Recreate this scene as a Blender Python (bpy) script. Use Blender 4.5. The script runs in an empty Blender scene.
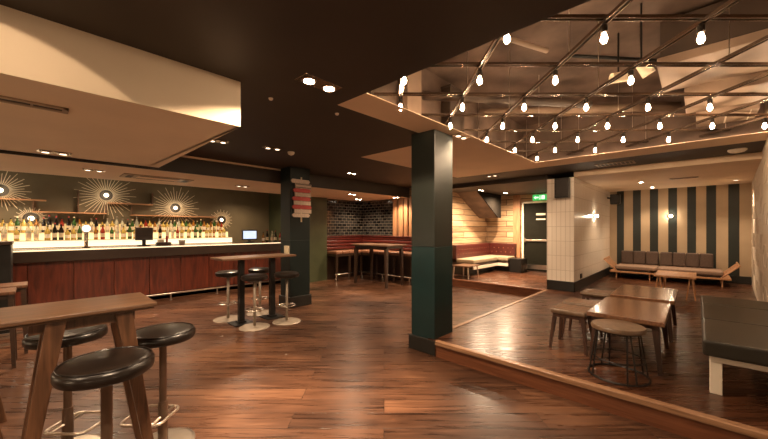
import bpy, bmesh, math, random
from mathutils import Vector, Matrix
random.seed(7)
C = bpy.context.scene.collection
PI = math.pi
sc = bpy.context.scene

# ------------------------------------------------------------------ materials
def nt(name):
    m = bpy.data.materials.new(name); m.use_nodes = True
    n = m.node_tree.nodes; l = m.node_tree.links
    b = n['Principled BSDF']
    return m, n, l, b

def simple(name, col, rough=.5, metal=0., var=.12, scale=8., bump=0., coat=0., stretch=None, spec=.5):
    """plain surface with a little procedural variation of its colour"""
    m, n, l, b = nt(name)
    tc = n.new('ShaderNodeTexCoord'); mp = n.new('ShaderNodeMapping')
    l.new(tc.outputs['Object'], mp.inputs['Vector'])
    if stretch: mp.inputs['Scale'].default_value = stretch
    no = n.new('ShaderNodeTexNoise'); no.inputs['Scale'].default_value = scale; no.inputs['Detail'].default_value = 4
    l.new(mp.outputs['Vector'], no.inputs['Vector'])
    cr = n.new('ShaderNodeValToRGB')
    cr.color_ramp.elements[0].position = .3; cr.color_ramp.elements[1].position = .7
    cr.color_ramp.elements[0].color = tuple(c * (1 - var) for c in col) + (1,)
    cr.color_ramp.elements[1].color = tuple(min(1, c * (1 + var)) for c in col) + (1,)
    l.new(no.outputs['Fac'], cr.inputs['Fac']); l.new(cr.outputs['Color'], b.inputs['Base Color'])
    b.inputs['Roughness'].default_value = rough; b.inputs['Metallic'].default_value = metal
    b.inputs['Specular IOR Level'].default_value = spec
    if coat: b.inputs['Coat Weight'].default_value = coat; b.inputs['Coat Roughness'].default_value = .15
    if bump:
        bp = n.new('ShaderNodeBump'); bp.inputs['Strength'].default_value = bump; bp.inputs['Distance'].default_value = .01
        l.new(no.outputs['Fac'], bp.inputs['Height']); l.new(bp.outputs['Normal'], b.inputs['Normal'])
    return m

def wood(name, c1, c2, rough=.4, axis='X', scale=3., fine=18., coat=0.):
    """grain stretched along one local axis"""
    m, n, l, b = nt(name)
    tc = n.new('ShaderNodeTexCoord'); mp = n.new('ShaderNodeMapping')
    l.new(tc.outputs['Object'], mp.inputs['Vector'])
    s = {'X': (1, fine, fine), 'Y': (fine, 1, fine), 'Z': (fine, fine, 1)}[axis]
    mp.inputs['Scale'].default_value = s
    no = n.new('ShaderNodeTexNoise'); no.inputs['Scale'].default_value = scale; no.inputs['Detail'].default_value = 6
    no.inputs['Distortion'].default_value = .6
    l.new(mp.outputs['Vector'], no.inputs['Vector'])
    cr = n.new('ShaderNodeValToRGB')
    cr.color_ramp.elements[0].position = .32; cr.color_ramp.elements[1].position = .7
    cr.color_ramp.elements[0].color = c1 + (1,); cr.color_ramp.elements[1].color = c2 + (1,)
    l.new(no.outputs['Fac'], cr.inputs['Fac']); l.new(cr.outputs['Color'], b.inputs['Base Color'])
    b.inputs['Roughness'].default_value = rough
    if coat: b.inputs['Coat Weight'].default_value = coat; b.inputs['Coat Roughness'].default_value = .12
    bp = n.new('ShaderNodeBump'); bp.inputs['Strength'].default_value = .12; bp.inputs['Distance'].default_value = .004
    l.new(no.outputs['Fac'], bp.inputs['Height']); l.new(bp.outputs['Normal'], b.inputs['Normal'])
    return m

def emit(name, col, strength):
    m, n, l, b = nt(name)
    b.inputs['Base Color'].default_value = col + (1,)
    b.inputs['Emission Color'].default_value = col + (1,); b.inputs['Emission Strength'].default_value = strength
    return m

def planks(name, plane, length, width, cols, rough=.3, mortar=.004, grain=1., blotch_pools=True, bumpd=.003):
    """floor boards / plank cladding: brick pattern with grain, in object space"""
    m, n, l, b = nt(name)
    tc = n.new('ShaderNodeTexCoord'); mp = n.new('ShaderNodeMapping')
    if isinstance(plane, str):
        sp = n.new('ShaderNodeSeparateXYZ'); cb = n.new('ShaderNodeCombineXYZ')
        l.new(tc.outputs['Object'], sp.inputs[0]); l.new(sp.outputs[plane[0]], cb.inputs[0]); l.new(sp.outputs[plane[1]], cb.inputs[1]); l.new(cb.outputs[0], mp.inputs['Vector'])
    else:
        l.new(tc.outputs['Object'], mp.inputs['Vector']); mp.inputs['Rotation'].default_value = plane
    br = n.new('ShaderNodeTexBrick'); br.offset = .37; br.offset_frequency = 2; br.squash = 1
    br.inputs['Scale'].default_value = 1; br.inputs['Brick Width'].default_value = length; br.inputs['Row Height'].default_value = width
    br.inputs['Mortar Size'].default_value = mortar; br.inputs['Mortar Smooth'].default_value = .2; br.inputs['Bias'].default_value = -.1
    br.inputs['Color1'].default_value = (0, 0, 0, 1); br.inputs['Color2'].default_value = (1, 1, 1, 1); br.inputs['Mortar'].default_value = (.5, .5, .5, 1)
    l.new(mp.outputs['Vector'], br.inputs['Vector'])
    m2 = n.new('ShaderNodeMapping'); m2.inputs['Scale'].default_value = (1.2, 16, 16)
    l.new(mp.outputs['Vector'], m2.inputs['Vector'])
    # shift the grain from board to board
    ad = n.new('ShaderNodeVectorMath'); ad.operation = 'ADD'
    sc_ = n.new('ShaderNodeVectorMath'); sc_.operation = 'SCALE'; sc_.inputs['Scale'].default_value = 37.
    l.new(br.outputs['Color'], sc_.inputs[0]); l.new(m2.outputs['Vector'], ad.inputs[0]); l.new(sc_.outputs['Vector'], ad.inputs[1])
    no = n.new('ShaderNodeTexNoise'); no.inputs['Scale'].default_value = 1.6; no.inputs['Detail'].default_value = 7; no.inputs['Distortion'].default_value = .9
    l.new(ad.outputs['Vector'], no.inputs['Vector'])
    bl = n.new('ShaderNodeTexNoise'); bl.inputs['Scale'].default_value = .9; bl.inputs['Detail'].default_value = 3
    l.new(mp.outputs['Vector'], bl.inputs['Vector'])
    a1 = n.new('ShaderNodeMath'); a1.operation = 'MULTIPLY_ADD'; a1.inputs[1].default_value = .45 if not blotch_pools else .2
    l.new(br.outputs['Color'], a1.inputs[0])
    a2 = n.new('ShaderNodeMath'); a2.operation = 'MULTIPLY_ADD'; a2.inputs[1].default_value = .9 * grain; a2.inputs[2].default_value = -.25
    l.new(no.outputs['Fac'], a2.inputs[0]); l.new(a2.outputs[0], a1.inputs[2])
    a3 = n.new('ShaderNodeMath'); a3.operation = 'MULTIPLY_ADD'; a3.inputs[1].default_value = 1.1 if blotch_pools else 0.; a3.inputs[2].default_value = -.45 if blotch_pools else 0.  # random board blotches, strong enough to paint light pools and shade into the colour
    l.new(bl.outputs['Fac'], a3.inputs[0])
    a4 = n.new('ShaderNodeMath'); a4.operation = 'ADD'; l.new(a1.outputs[0], a4.inputs[0]); l.new(a3.outputs[0], a4.inputs[1])
    cr = n.new('ShaderNodeValToRGB'); e = cr.color_ramp.elements
    e[0].position = .1; e[0].color = cols[0] + (1,); e[1].position = .85; e[1].color = cols[2] + (1,)
    k = e.new(.45); k.color = cols[1] + (1,)
    l.new(a4.outputs[0], cr.inputs['Fac'])
    mx = n.new('ShaderNodeMix'); mx.data_type = 'RGBA'; mx.blend_type = 'MIX'
    l.new(br.outputs['Fac'], mx.inputs['Factor']); l.new(cr.outputs['Color'], mx.inputs['A']); mx.inputs['B'].default_value = tuple(c * .35 for c in cols[0]) + (1,)
    l.new(mx.outputs['Result'], b.inputs['Base Color'])
    rr = n.new('ShaderNodeMapRange'); rr.inputs['To Min'].default_value = rough - .07; rr.inputs['To Max'].default_value = rough + .16
    l.new(no.outputs['Fac'], rr.inputs['Value']); l.new(rr.outputs['Result'], b.inputs['Roughness'])
    hb = n.new('ShaderNodeMath'); hb.operation = 'MULTIPLY_ADD'; hb.inputs[1].default_value = -3.
    l.new(br.outputs['Fac'], hb.inputs[0]); l.new(no.outputs['Fac'], hb.inputs[2])
    bp = n.new('ShaderNodeBump'); bp.inputs['Strength'].default_value = .35; bp.inputs['Distance'].default_value = bumpd
    l.new(hb.outputs[0], bp.inputs['Height']); l.new(bp.outputs['Normal'], b.inputs['Normal'])
    return m

def tiles(name, plane, w, h, col1, col2, grout, rough=.15, offset=.0, mortar=.004):
    m, n, l, b = nt(name)
    tc = n.new('ShaderNodeTexCoord'); mp = n.new('ShaderNodeMapping')
    sp = n.new('ShaderNodeSeparateXYZ'); cb = n.new('ShaderNodeCombineXYZ')
    l.new(tc.outputs['Object'], sp.inputs[0]); l.new(sp.outputs[plane[0]], cb.inputs[0]); l.new(sp.outputs[plane[1]], cb.inputs[1])
    l.new(cb.outputs[0], mp.inputs['Vector'])
    br = n.new('ShaderNodeTexBrick'); br.offset = offset; br.squash = 1
    br.inputs['Scale'].default_value = 1; br.inputs['Brick Width'].default_value = w; br.inputs['Row Height'].default_value = h
    br.inputs['Mortar Size'].default_value = mortar; br.inputs['Mortar Smooth'].default_value = .1
    br.inputs['Color1'].default_value = col1 + (1,); br.inputs['Color2'].default_value = col2 + (1,); br.inputs['Mortar'].default_value = grout + (1,)
    l.new(mp.outputs['Vector'], br.inputs['Vector']); l.new(br.outputs['Color'], b.inputs['Base Color'])
    b.inputs['Roughness'].default_value = rough
    no = n.new('ShaderNodeTexNoise'); no.inputs['Scale'].default_value = 9
    l.new(mp.outputs['Vector'], no.inputs['Vector'])
    hb = n.new('ShaderNodeMath'); hb.operation = 'MULTIPLY_ADD'; hb.inputs[1].default_value = -1.
    l.new(br.outputs['Fac'], hb.inputs[0]); l.new(no.outputs['Fac'], hb.inputs[2])
    bp = n.new('ShaderNodeBump'); bp.inputs['Strength'].default_value = .5; bp.inputs['Distance'].default_value = .004
    l.new(hb.outputs[0], bp.inputs['Height']); l.new(bp.outputs['Normal'], b.inputs['Normal'])
    return m

AZ = math.radians(43.5)                       # the boards and the lamp grid run at this angle to the room
F = Vector((math.cos(AZ), math.sin(AZ), 0)); R = Vector((math.sin(AZ), -math.cos(AZ), 0))
FLC = ((.02, .008, .004), (.085, .037, .019), (.21, .1, .052))
M = {}
M['floor'] = planks('floor_boards', (0, 0, PI / 2 - AZ), 1.9, .2, FLC, .25, .0025)
M['platform'] = planks('platform_boards', (0, 0, PI / 2 - AZ), 1.7, .17, ((.022, .007, .003), (.075, .027, .012), (.18, .075, .034)), .24, .0025)
M['nosing'] = wood('nosing_wood', (.2, .1, .05), (.36, .2, .11), .35, 'Y')
M['riser'] = wood('riser_wood', (.11, .035, .014), (.2, .07, .03), .4, 'Y')
M['riserx'] = wood('riser_wood_far', (.13, .045, .018), (.24, .09, .04), .4, 'X')
M['dark_ceiling'] = simple('dark_ceiling_paint', (.03, .019, .011), .6, var=.15, scale=2)
M['cream'] = simple('cream_plaster', (.72, .54, .37), .7, var=.05, scale=2)
M['creamlight'] = simple('pale_plaster', (.76, .62, .45), .7, var=.04, scale=2)
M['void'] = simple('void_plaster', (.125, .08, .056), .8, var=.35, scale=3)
M['olive'] = simple('olive_wall_paint', (.16, .125, .07), .6, var=.08, scale=3)
M['green'] = simple('dark_green_panel', (.055, .062, .03), .35, var=.15, scale=3)
M['matt_black'] = simple('matt_black_paint', (.012, .01, .008), .9, spec=.05)
M['doorpaint'] = simple('door_paint', (.01, .0095, .006), .6, spec=.08)
M['room'] = simple('room_wall_paint', (.16, .105, .065), .7, var=.1, scale=2)
M['bartile'] = tiles('black_glazed_brick_tile', 'XZ', .17, .085, (.006, .006, .007), (.03, .028, .026), (.2, .17, .13), .1, .5, .004)
M['bartile_side'] = tiles('black_glazed_brick_tile_side', 'YZ', .17, .085, (.006, .006, .007), (.03, .028, .026), (.2, .17, .13), .1, .5, .004)
M['whitetile'] = tiles('white_tile_front', 'YZ', .085, .3, (.8, .72, .62), (.84, .76, .66), (.55, .47, .38), .22, 0, .004)
M['whitetile_side'] = tiles('white_tile_side', 'XZ', .085, .3, (.8, .72, .62), (.84, .76, .66), (.55, .47, .38), .18, 0, .004)
PLC = ((.2, .11, .055), (.38, .25, .14), (.54, .4, .26))
M['plank_x'] = planks('cladding_along', 'XZ', 2.2, .17, PLC, .5, .011, 1, False, .02)
M['plank_y'] = planks('cladding_across', 'YZ', 2.2, .17, PLC, .5, .011, 1, False, .02)
M['slat'] = wood('slat_timber', (.2, .085, .035), (.42, .22, .11), .5, 'Z')
M['teal'] = simple('teal_gloss_paint', (.005, .024, .025), .3, var=.15, scale=3)
M['tealdark'] = simple('slate_gloss_paint', (.02, .024, .02), .3, var=.12, scale=3)
M['slate'] = simple('dark_teal_paint', (.008, .014, .0135), .4, var=.12, scale=3, spec=.3)
M['skirt'] = simple('dark_skirting_paint', (.014, .013, .011), .4)
M['white'] = simple('white_paint', (.76, .67, .55), .45, var=.04)
M['relief'] = simple('white_relief_plaster', (.7, .6, .48), .5, var=.03, scale=6)
M['stripe_c'] = simple('cream_wallpaper', (.46, .35, .23), .6, var=.04, scale=4)
M['stripe_g'] = simple('green_wallpaper', (.014, .02, .017), .5, var=.1, scale=4)
M['black'] = simple('black_metal', (.012, .011, .01), .4, .3)
M['chrome'] = simple('chrome', (.75, .7, .62), .2, 1., var=.04)
M['steel'] = simple('brushed_steel', (.6, .52, .44), .3, 1., var=.06)
M['palemetal'] = simple('pale_enamelled_metal', (.3, .245, .19), .4, .2)
M['postmetal'] = simple('brown_post_metal', (.15, .1, .07), .35, .7)
M['bronze'] = simple('bronze_rail_metal', (.33, .25, .19), .25, 1., var=.1)
M['leather'] = simple('brown_black_leather', (.009, .006, .0045), .29, var=.2, scale=14, bump=.06, spec=.45)
M['tan'] = simple('tan_leather', (.13, .078, .044), .42, var=.2, scale=22, bump=.1)
M['redleather'] = simple('oxblood_leather', (.085, .013, .009), .34, var=.2, scale=10)
M['redbutton'] = simple('buttoned_red_leather', (.05, .0075, .0055), .36, var=.2, scale=10)
M['brownseat'] = simple('chestnut_leather', (.22, .1, .055), .38, var=.2, scale=12)
M['greyfabric'] = simple('brown_grey_fabric', (.085, .055, .042), .75, var=.15, scale=30, bump=.15)
M['seatfabric'] = simple('taupe_fabric', (.26, .17, .12), .75, var=.12, scale=30, bump=.15)
M['beigeleather'] = simple('beige_leather', (.33, .27, .18), .4, var=.1)
M['ottoman'] = simple('dark_green_leatherette', (.021, .018, .012), .36, var=.2, scale=9, bump=.05)
M['oak'] = wood('oak_table', (.07, .035, .018), (.165, .085, .045), .36, 'X', 3, 14)
M['oakleg'] = wood('oak_leg', (.06, .026, .012), (.15, .068, .033), .4, 'Z', 3, 14)
M['lowtop'] = wood('low_table_top', (.12, .055, .028), (.22, .105, .052), .25, 'X', 3, 16, coat=.3)
M['lowleg'] = wood('low_table_leg', (.03, .012, .007), (.07, .028, .014), .4, 'Z', 3, 14)
M['ply'] = wood('light_timber', (.4, .19, .085), (.56, .3, .15), .4, 'X', 3, 14)
M['barpanel'] = wood('mahogany_bar_front', (.05, .009, .004), (.135, .025, .01), .36, 'Z', 2.4, 9, coat=.1)
M['bartop'] = wood('bar_top', (.28, .17, .09), (.42, .28, .15), .3, 'X')
M['bartopdark'] = wood('bar_top_dark', (.06, .035, .02), (.12, .07, .04), .25, 'X')
M['barband'] = simple('dark_bar_band', (.03, .015, .008), .45)
M['darkwood'] = wood('dark_wood', (.02, .01, .006), (.05, .024, .013), .4, 'X')
M['ivory'] = simple('ivory_plastic', (.62, .52, .36), .4)
M['vent'] = simple('vent_grille', (.36, .26, .17), .5)
M['ventdark'] = simple('vent_slot', (.02, .014, .01), .6)
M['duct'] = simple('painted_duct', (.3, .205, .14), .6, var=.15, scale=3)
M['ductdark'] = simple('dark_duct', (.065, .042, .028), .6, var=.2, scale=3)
M['sign_red'] = simple('red_board', (.42, .04, .03), .5, var=.2, scale=20, stretch=(3, 3, 1))
M['sign_white'] = simple('pale_board', (.55, .42, .32), .5, var=.2, scale=20, stretch=(3, 3, 1))
M['sign_dark'] = simple('dark_lettering', (.04, .03, .025), .5)
M['socketblack'] = simple('lamp_holder', (.03, .022, .016), .4, .5)
M['bulb'] = emit('filament_glow', (1., .69, .43), 230.)
M['lamp'] = emit('downlight_glow', (1., .82, .6), 40.)
M['lampdim'] = emit('soft_lamp_glow', (1., .82, .6), 2.5)
M['sunlamp'] = emit('sunburst_lamp_glow', (1., .84, .6), 3.)
M['led'] = emit('light_box_glow', (1., .86, .58), .95)
M['ledlow'] = emit('light_box_glow_upper', (1., .8, .42), .62)
M['wallglow'] = emit('added_wall_glow', (1., .76, .34), .32)  # emission standing in for the lit wall behind the bottles
M['ledstrip'] = emit('counter_strip_glow', (1., .8, .5), 1.)
M['sconce'] = emit('sconce_glow', (1., .8, .56), 120.)
M['exit'] = emit('exit_green', (.04, .5, .12), .6)
M['exitwhite'] = emit('exit_white', (.7, 1., .75), .9)
M['screen'] = emit('screen_glow', (.55, .68, .85), .9)
M['tapglow'] = emit('tap_lens_glow', (1., .9, .7), 2.2)
M['ringmetal'] = simple('ring_metal', (.06, .045, .03), .5, .5)
M['gold'] = simple('gold_rods', (.85, .7, .48), .45, .2)

# ------------------------------------------------------------------ mesh helpers
class MB:
    def __init__(s): s.bm = bmesh.new()
    def box(s, x0, x1, y0, y1, z0, z1, mtx=None):
        v = [s.bm.verts.new((x, y, z)) for z in (z0, z1) for y in (y0, y1) for x in (x0, x1)]
        for f in ((0, 2, 3, 1), (4, 5, 7, 6), (0, 1, 5, 4), (2, 6, 7, 3), (0, 4, 6, 2), (1, 3, 7, 5)): s.bm.faces.new([v[i] for i in f])
        if mtx: bmesh.ops.transform(s.bm, matrix=mtx, verts=v)
        return s
    def taper(s, p0, p1, a0, b0, a1, b1):
        """four sided bar from p0 (a0 x b0) to p1 (a1 x b1), section kept level"""
        v = []
        for p, a, b in ((p0, a0, b0), (p1, a1, b1)):
            for sx, sy in ((-1, -1), (1, -1), (1, 1), (-1, 1)): v.append(s.bm.verts.new((p[0] + sx * a / 2, p[1] + sy * b / 2, p[2])))
        for f in ((0, 3, 2, 1), (4, 5, 6, 7), (0, 1, 5, 4), (1, 2, 6, 5), (2, 3, 7, 6), (3, 0, 4, 7)): s.bm.faces.new([v[i] for i in f])
        return s
    def bar(s, p0, p1, r0, r1=None, n=10):
        r1 = r0 if r1 is None else r1
        p0 = Vector(p0); p1 = Vector(p1); d = (p1 - p0)
        q = d.to_track_quat('Z', 'Y'); rings = []
        for p, r in ((p0, r0), (p1, r1)): rings.append([s.bm.verts.new(p + q @ Vector((r * math.cos(2 * PI * i / n), r * math.sin(2 * PI * i / n), 0))) for i in range(n)])
        for i in range(n): s.bm.faces.new([rings[0][i], rings[0][(i + 1) % n], rings[1][(i + 1) % n], rings[1][i]])
        s.bm.faces.new(rings[0][::-1]); s.bm.faces.new(rings[1])
        return s
    def lathe(s, prof, n=24, c=(0, 0, 0)):
        rings = []
        for r, z in prof: rings.append([s.bm.verts.new((c[0] + r * math.cos(2 * PI * i / n), c[1] + r * math.sin(2 * PI * i / n), c[2] + z)) for i in range(n)])
        for a, b in zip(rings, rings[1:]):
            for i in range(n): s.bm.faces.new([a[i], a[(i + 1) % n], b[(i + 1) % n], b[i]])
        s.bm.faces.new(rings[0][::-1]); s.bm.faces.new(rings[-1])
        return s
    def prism(s, poly, axis, a, b):
        """poly extruded along an axis; poly is in the other two axes in order"""
        def co(p, t): return {'Z': (p[0], p[1], t), 'Y': (p[0], t, p[1]), 'X': (t, p[0], p[1])}[axis]
        A = [s.bm.verts.new(co(p, a)) for p in poly]; B = [s.bm.verts.new(co(p, b)) for p in poly]; n = len(poly)
        s.bm.faces.new(A); s.bm.faces.new(B[::-1])
        for i in range(n): s.bm.faces.new([A[i], B[i], B[(i + 1) % n], A[(i + 1) % n]])
        return s
    def tube(s, pts, r, closed=False, n=8):
        pts = [Vector(p) for p in pts]; k = len(pts); rings = []
        for i, p in enumerate(pts):
            if closed: d = pts[(i + 1) % k] - pts[i - 1]
            else: d = pts[min(i + 1, k - 1)] - pts[max(i - 1, 0)]
            q = d.normalized().to_track_quat('Z', 'Y')
            rings.append([s.bm.verts.new(p + q @ Vector((r * math.cos(2 * PI * j / n), r * math.sin(2 * PI * j / n), 0))) for j in range(n)])
        for i in range(k if closed else k - 1):
            a = rings[i]; b = rings[(i + 1) % k]
            off = min(range(n), key=lambda o: sum((a[j].co - b[(j + o) % n].co).length for j in range(n)))
            for j in range(n): s.bm.faces.new([a[j], a[(j + 1) % n], b[(j + 1 + off) % n], b[(j + off) % n]])
        if not closed: s.bm.faces.new(rings[0][::-1]); s.bm.faces.new(rings[-1])
        return s
    def done(s, name, mat, parent=None, bevel=0, smooth=False, loc=None, seg=2):
        bmesh.ops.recalc_face_normals(s.bm, faces=s.bm.faces)
        me = bpy.data.meshes.new(name); s.bm.to_mesh(me); s.bm.free()
        me.materials.append(M[mat] if isinstance(mat, str) else mat)
        if smooth:
            for p in me.polygons: p.use_smooth = True
        o = bpy.data.objects.new(name, me); C.objects.link(o)
        if parent: o.parent = parent
        if loc: o.location = loc
        if bevel:
            b = o.modifiers.new('bevel', 'BEVEL'); b.width = bevel; b.segments = seg; b.limit_method = 'ANGLE'
        if smooth:
            pass
        return o

def smooth_by_angle(o, deg=40):
    me = o.data
    for p in me.polygons: p.use_smooth = True
    bm = bmesh.new(); bm.from_mesh(me)
    for e in bm.edges: e.smooth = (len(e.link_faces) == 2 and e.calc_face_angle(0) < math.radians(deg))
    bm.to_mesh(me); bm.free()
    return o

def thing(name, label, cat, loc=(0, 0, 0), rz=0, group=None):
    o = bpy.data.objects.new(name, None); C.objects.link(o); o.empty_display_size = .1
    o.location = loc; o.rotation_euler = (0, 0, rz); o['label'] = label; o['category'] = cat
    if group: o['group'] = group
    return o
def tag(o, label, cat, group=None):
    o['label'] = label; o['category'] = cat
    if group: o['group'] = group
    return o
def struct(o): o['kind'] = 'structure'; return o
def dup(root, loc, rz=None, label=None, group=None):
    r = root.copy(); C.objects.link(r); r.location = loc
    if rz is not None: r.rotation_euler = (0, 0, rz)
    if label: r['label'] = label
    if group: r['group'] = group
    for ch in list(root.children):
        c = ch.copy(); C.objects.link(c); c.parent = r
        for g in list(ch.children):
            d = g.copy(); C.objects.link(d); d.parent = c
    return r
def light(kind, name, loc, energy, col=(1, .66, .36), **kw):
    L = bpy.data.lights.new(name, kind); L.energy = energy; L.color = col
    for k, v in kw.items(): setattr(L, k, v)
    o = bpy.data.objects.new(name, L); C.objects.link(o); o.location = loc
    return o
def aim(o, target):
    d = Vector(target) - o.location; o.rotation_euler = d.to_track_quat('-Z', 'Y').to_euler()
WARM = (1., .72, .47)
P0 = .18                                        # platform height
ZC = 2.6                                        # main ceiling height

# ------------------------------------------------------------------ the setting
struct(MB().box(-3, 7.3, -3, 9.75, -.1, 0).done('floor', 'floor'))
pf = MB().prism([(3.13, -3), (11.4, -3), (11.4, 5.2), (7.31, 5.2), (7.31, 2.27), (3.13, 2.27)], 'Z', 0.001, P0).done('floor_platform', 'platform')
struct(pf)
struct(MB().prism([(3.085, .145), (3.085, .185), (3.095, .19), (3.15, .19), (3.15, .145)], 'Y', -3, 2.14).done('trim_1', 'nosing', bevel=.004))
struct(MB().box(3.115, 3.13, -3, 2.14, 0, .146).done('trim_2', 'riser'))
struct(MB().box(3.57, 7.31, 2.245, 2.3, .15, .188).done('trim_3', 'nosing', bevel=.004))
struct(MB().box(7.27, 7.33, 2.3, 5.05, .15, .188).done('trim_4', 'riserx', bevel=.004))
struct(MB().box(7.295, 7.31, 2.3, 5.05, 0, .151).done('trim_5', 'riser'))

# walls
struct(MB().box(-3, 4.95, 9.6, 9.75, 0, ZC).done('wall_bar', 'olive'))
struct(MB().box(-3.15, -3, -3, 9.75, 0, ZC).done('wall_left', 'room'))
struct(MB().box(-3, 11.4, -3.15, -3, 0, ZC + .9).done('wall_behind', 'room'))
struct(MB().box(4.95, 5.68, 7.62, 9.75, 0, ZC).done('wall_green', 'green'))
struct(MB().box(5.68, 7.2, 7.8, 9.75, 0, ZC).done('wall_tiled', 'bartile'))
struct(MB().box(7.2, 8.0, 6.42, 9.75, 0, ZC).done('wall_tiled_side', 'bartile_side'))
struct(MB().box(7.2, 10.45, 5.06, 6.42, 0, ZC).done('wall_plank', 'plank_x'))
# door wall with its opening
DW = [(2.31, 2.98), (3.9, 5.06)]
struct(MB().box(10.3, 10.45, 2.31, 2.98, 0, ZC).box(10.3, 10.45, 3.9, 5.06, 0, ZC).box(10.3, 10.45, 2.98, 3.9, P0 + 2.1, ZC).done('wall_door', 'plank_y'))
struct(MB().box(10.24, 10.31, 3.95, 4.17, P0, ZC - .1).done('trim_6', 'slat', bevel=.004))
struct(MB().box(7.45, 11.2, 1.82, 2.31, P0, 2.5).done('wall_column', 'whitetile'))
struct(MB().box(7.452, 11.2, 1.8, 1.82, P0 + .2, 2.5).done('wall_alcove_left', 'whitetile_side'))
bb = MB().box(7.43, 11.2, 1.78, 1.8, P0, P0 + .2).box(7.43, 7.45, 1.78, 2.31, P0, P0 + .2)
struct(bb.done('baseboard_alcove', 'skirt', bevel=.004))
struct(MB().box(11.2, 11.4, -1.1, 2.31, P0, 2.5).done('wall_alcove_back', 'stripe_c'))
# dark stripes of the wallpaper (boundaries read from the photo)
st = [(1.63, 1.47), (1.27, 1.1), (.91, .74), (.54, .37), (.18, .02), (-.16, -.33), (-.53, -.71)]
s_ = MB()
for a, b in st: s_.box(11.196, 11.2, b, a, P0 + .18, 2.5)
s_.done('wall_alcove_stripes', 'stripe_g')['kind'] = 'structure'
struct(MB().box(11.17, 11.2, -1.0, 1.78, P0, P0 + .18).done('baseboard_stripes', 'skirt', bevel=.004))

# white sculpted wall at the right, slightly splayed
wr = MB().prism([(5.95, -.62), (11.2, -.9), (11.2, -1.2), (5.95, -1.2)], 'Z', P0, ZC).done('wall_right', 'relief'); struct(wr)
def on_right(t, z, out=0.):                      # t = distance along that wall from its near end
    d = Vector((5.25, -.28, 0)).normalized(); nrm = Vector((.28, 5.25, 0)).normalized()
    return Vector((5.95, -.62, 0)) + d * t + nrm * out + Vector((0, 0, z))
rel = MB()
for i in range(4):
    for j in range(5):
        ct = .75 + i * 1.35; cz_ = P0 + .35 + j * .56 + (.28 if i % 2 else 0)
        for rr, w in ((1., .004), (.6, .0035)):
            pts = [on_right(ct + rr * .72 * math.cos(k * PI / 3), cz_ + rr * .27 * math.sin(k * PI / 3), .001) for k in range(6)]
            if all(P0 + .02 < p.z < 2.57 and p.x > 6.0 for p in pts): rel.tube(pts, w, True, 6)
struct(rel.done('wall_right_relief', 'relief'))

# ceilings (all of it at one level, painted in zones, with an opening over the platform)
T = .05
dk = MB().box(-3, 1.92, -3, 2.42, ZC, ZC + T).box(-3, 3.57, 2.42, 3.9, ZC, ZC + T).box(-3, 11.4, 3.9, 9.75, ZC, ZC + T).box(6.5, 11.4, -3, 3.9, ZC, ZC + T)
struct(dk.done('ceiling', 'dark_ceiling'))
T2 = .006
ck = MB().box(1.92, 6.5, 2.03, 2.42, ZC, ZC + T2).box(3.57, 6.5, 2.42, 3.9, ZC, ZC + T2).box(5.95, 6.5, -3, 2.03, ZC, ZC + T2)
struct(ck.done('ceiling_cream', 'cream'))
struct(MB().box(7.45, 11.2, -1.2, 1.8, 2.5, ZC).done('ceiling_alcove', 'cream'))
struct(MB().box(7.45, 10.3, 2.31, 5.06, 2.5, ZC).done('ceiling_corridor', 'dark_ceiling'))
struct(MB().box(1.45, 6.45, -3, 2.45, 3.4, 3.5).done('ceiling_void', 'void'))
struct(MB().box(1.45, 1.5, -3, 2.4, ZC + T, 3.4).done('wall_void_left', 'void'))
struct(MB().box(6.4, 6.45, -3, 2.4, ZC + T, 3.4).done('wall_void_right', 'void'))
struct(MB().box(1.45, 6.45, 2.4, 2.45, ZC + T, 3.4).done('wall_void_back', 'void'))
# soffit in front of the bar, then the bulkhead over the bar front
struct(MB().box(-3, 1.1, 2.59, 2.61, 2.25, ZC).box(-3, 1.1, 2.61, 5.1, 2.25, 2.262).prism([(1.08, 2.61), (1.1, 2.61), (1.0, 5.1), (.98, 5.1)], 'Z', 2.25, ZC).box(-3, 1.0, 5.08, 5.1, 2.25, ZC).done('ceiling_soffit', 'creamlight'))
struct(MB().box(-3, 7.2, 5.87, 7.62, 2.33, 2.345).box(5.68, 7.2, 7.62, 7.8, 2.33, 2.345).done('ceiling_bulkhead', 'cream'))
struct(MB().box(-3, 7.2, 5.85, 5.87, 2.33, ZC).box(-3, 4.95, 7.6, 7.62, 2.33, ZC).done('trim_7', 'dark_ceiling'))
struct(MB().box(1.0, 3.5, 5.8, 5.85, 2.575, ZC).done('trim_8', 'cream'))

# timber slats on the end of the tiled corner
struct(MB().box(7.185, 7.199, 5.06, 6.42, 0, 2.33).done('wall_slat_backing', 'skirt'))
y = 6.4; k = 0
while y > 5.15:
    w = random.choice((.1, .13, .16)); h = MB().box(7.13 - random.random() * .02, 7.184, y - w, y, 0, 2.33).done('trim_slat', 'slat', bevel=.004)
    struct(h); y -= w + random.choice((.05, .07)); k += 1

# ------------------------------------------------------------------ pillars
def pillar(x0, x1, y0, y1, label, skirt_h, upper='tealdark', lower='teal'):
    t = thing('pillar', label, 'pillar', ((x0 + x1) / 2, (y0 + y1) / 2, 0), 0)
    a = (x1 - x0) / 2; b = (y1 - y0) / 2
    MB().box(-a, a, -b, b, 1.24, ZC).done('upper_shaft', upper, t, bevel=.006)
    MB().box(-a, a, -b, b, 0, 1.24).done('lower_shaft', lower, t, bevel=.006)
    MB().box(-a - .025, a + .025, -b - .025, b + .025, 0, skirt_h).done('skirting', 'skirt', t, bevel=.006)
    return t
pillar(3.15, 3.54, 2.19, 2.53, 'tall dark teal square pillar standing at the corner of the raised floor', .17)
pillar(3.2, 3.62, 5.4, 5.75, 'dark teal square pillar carrying the red and white boards, beside the bar', .2, 'slate', 'slate')
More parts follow.
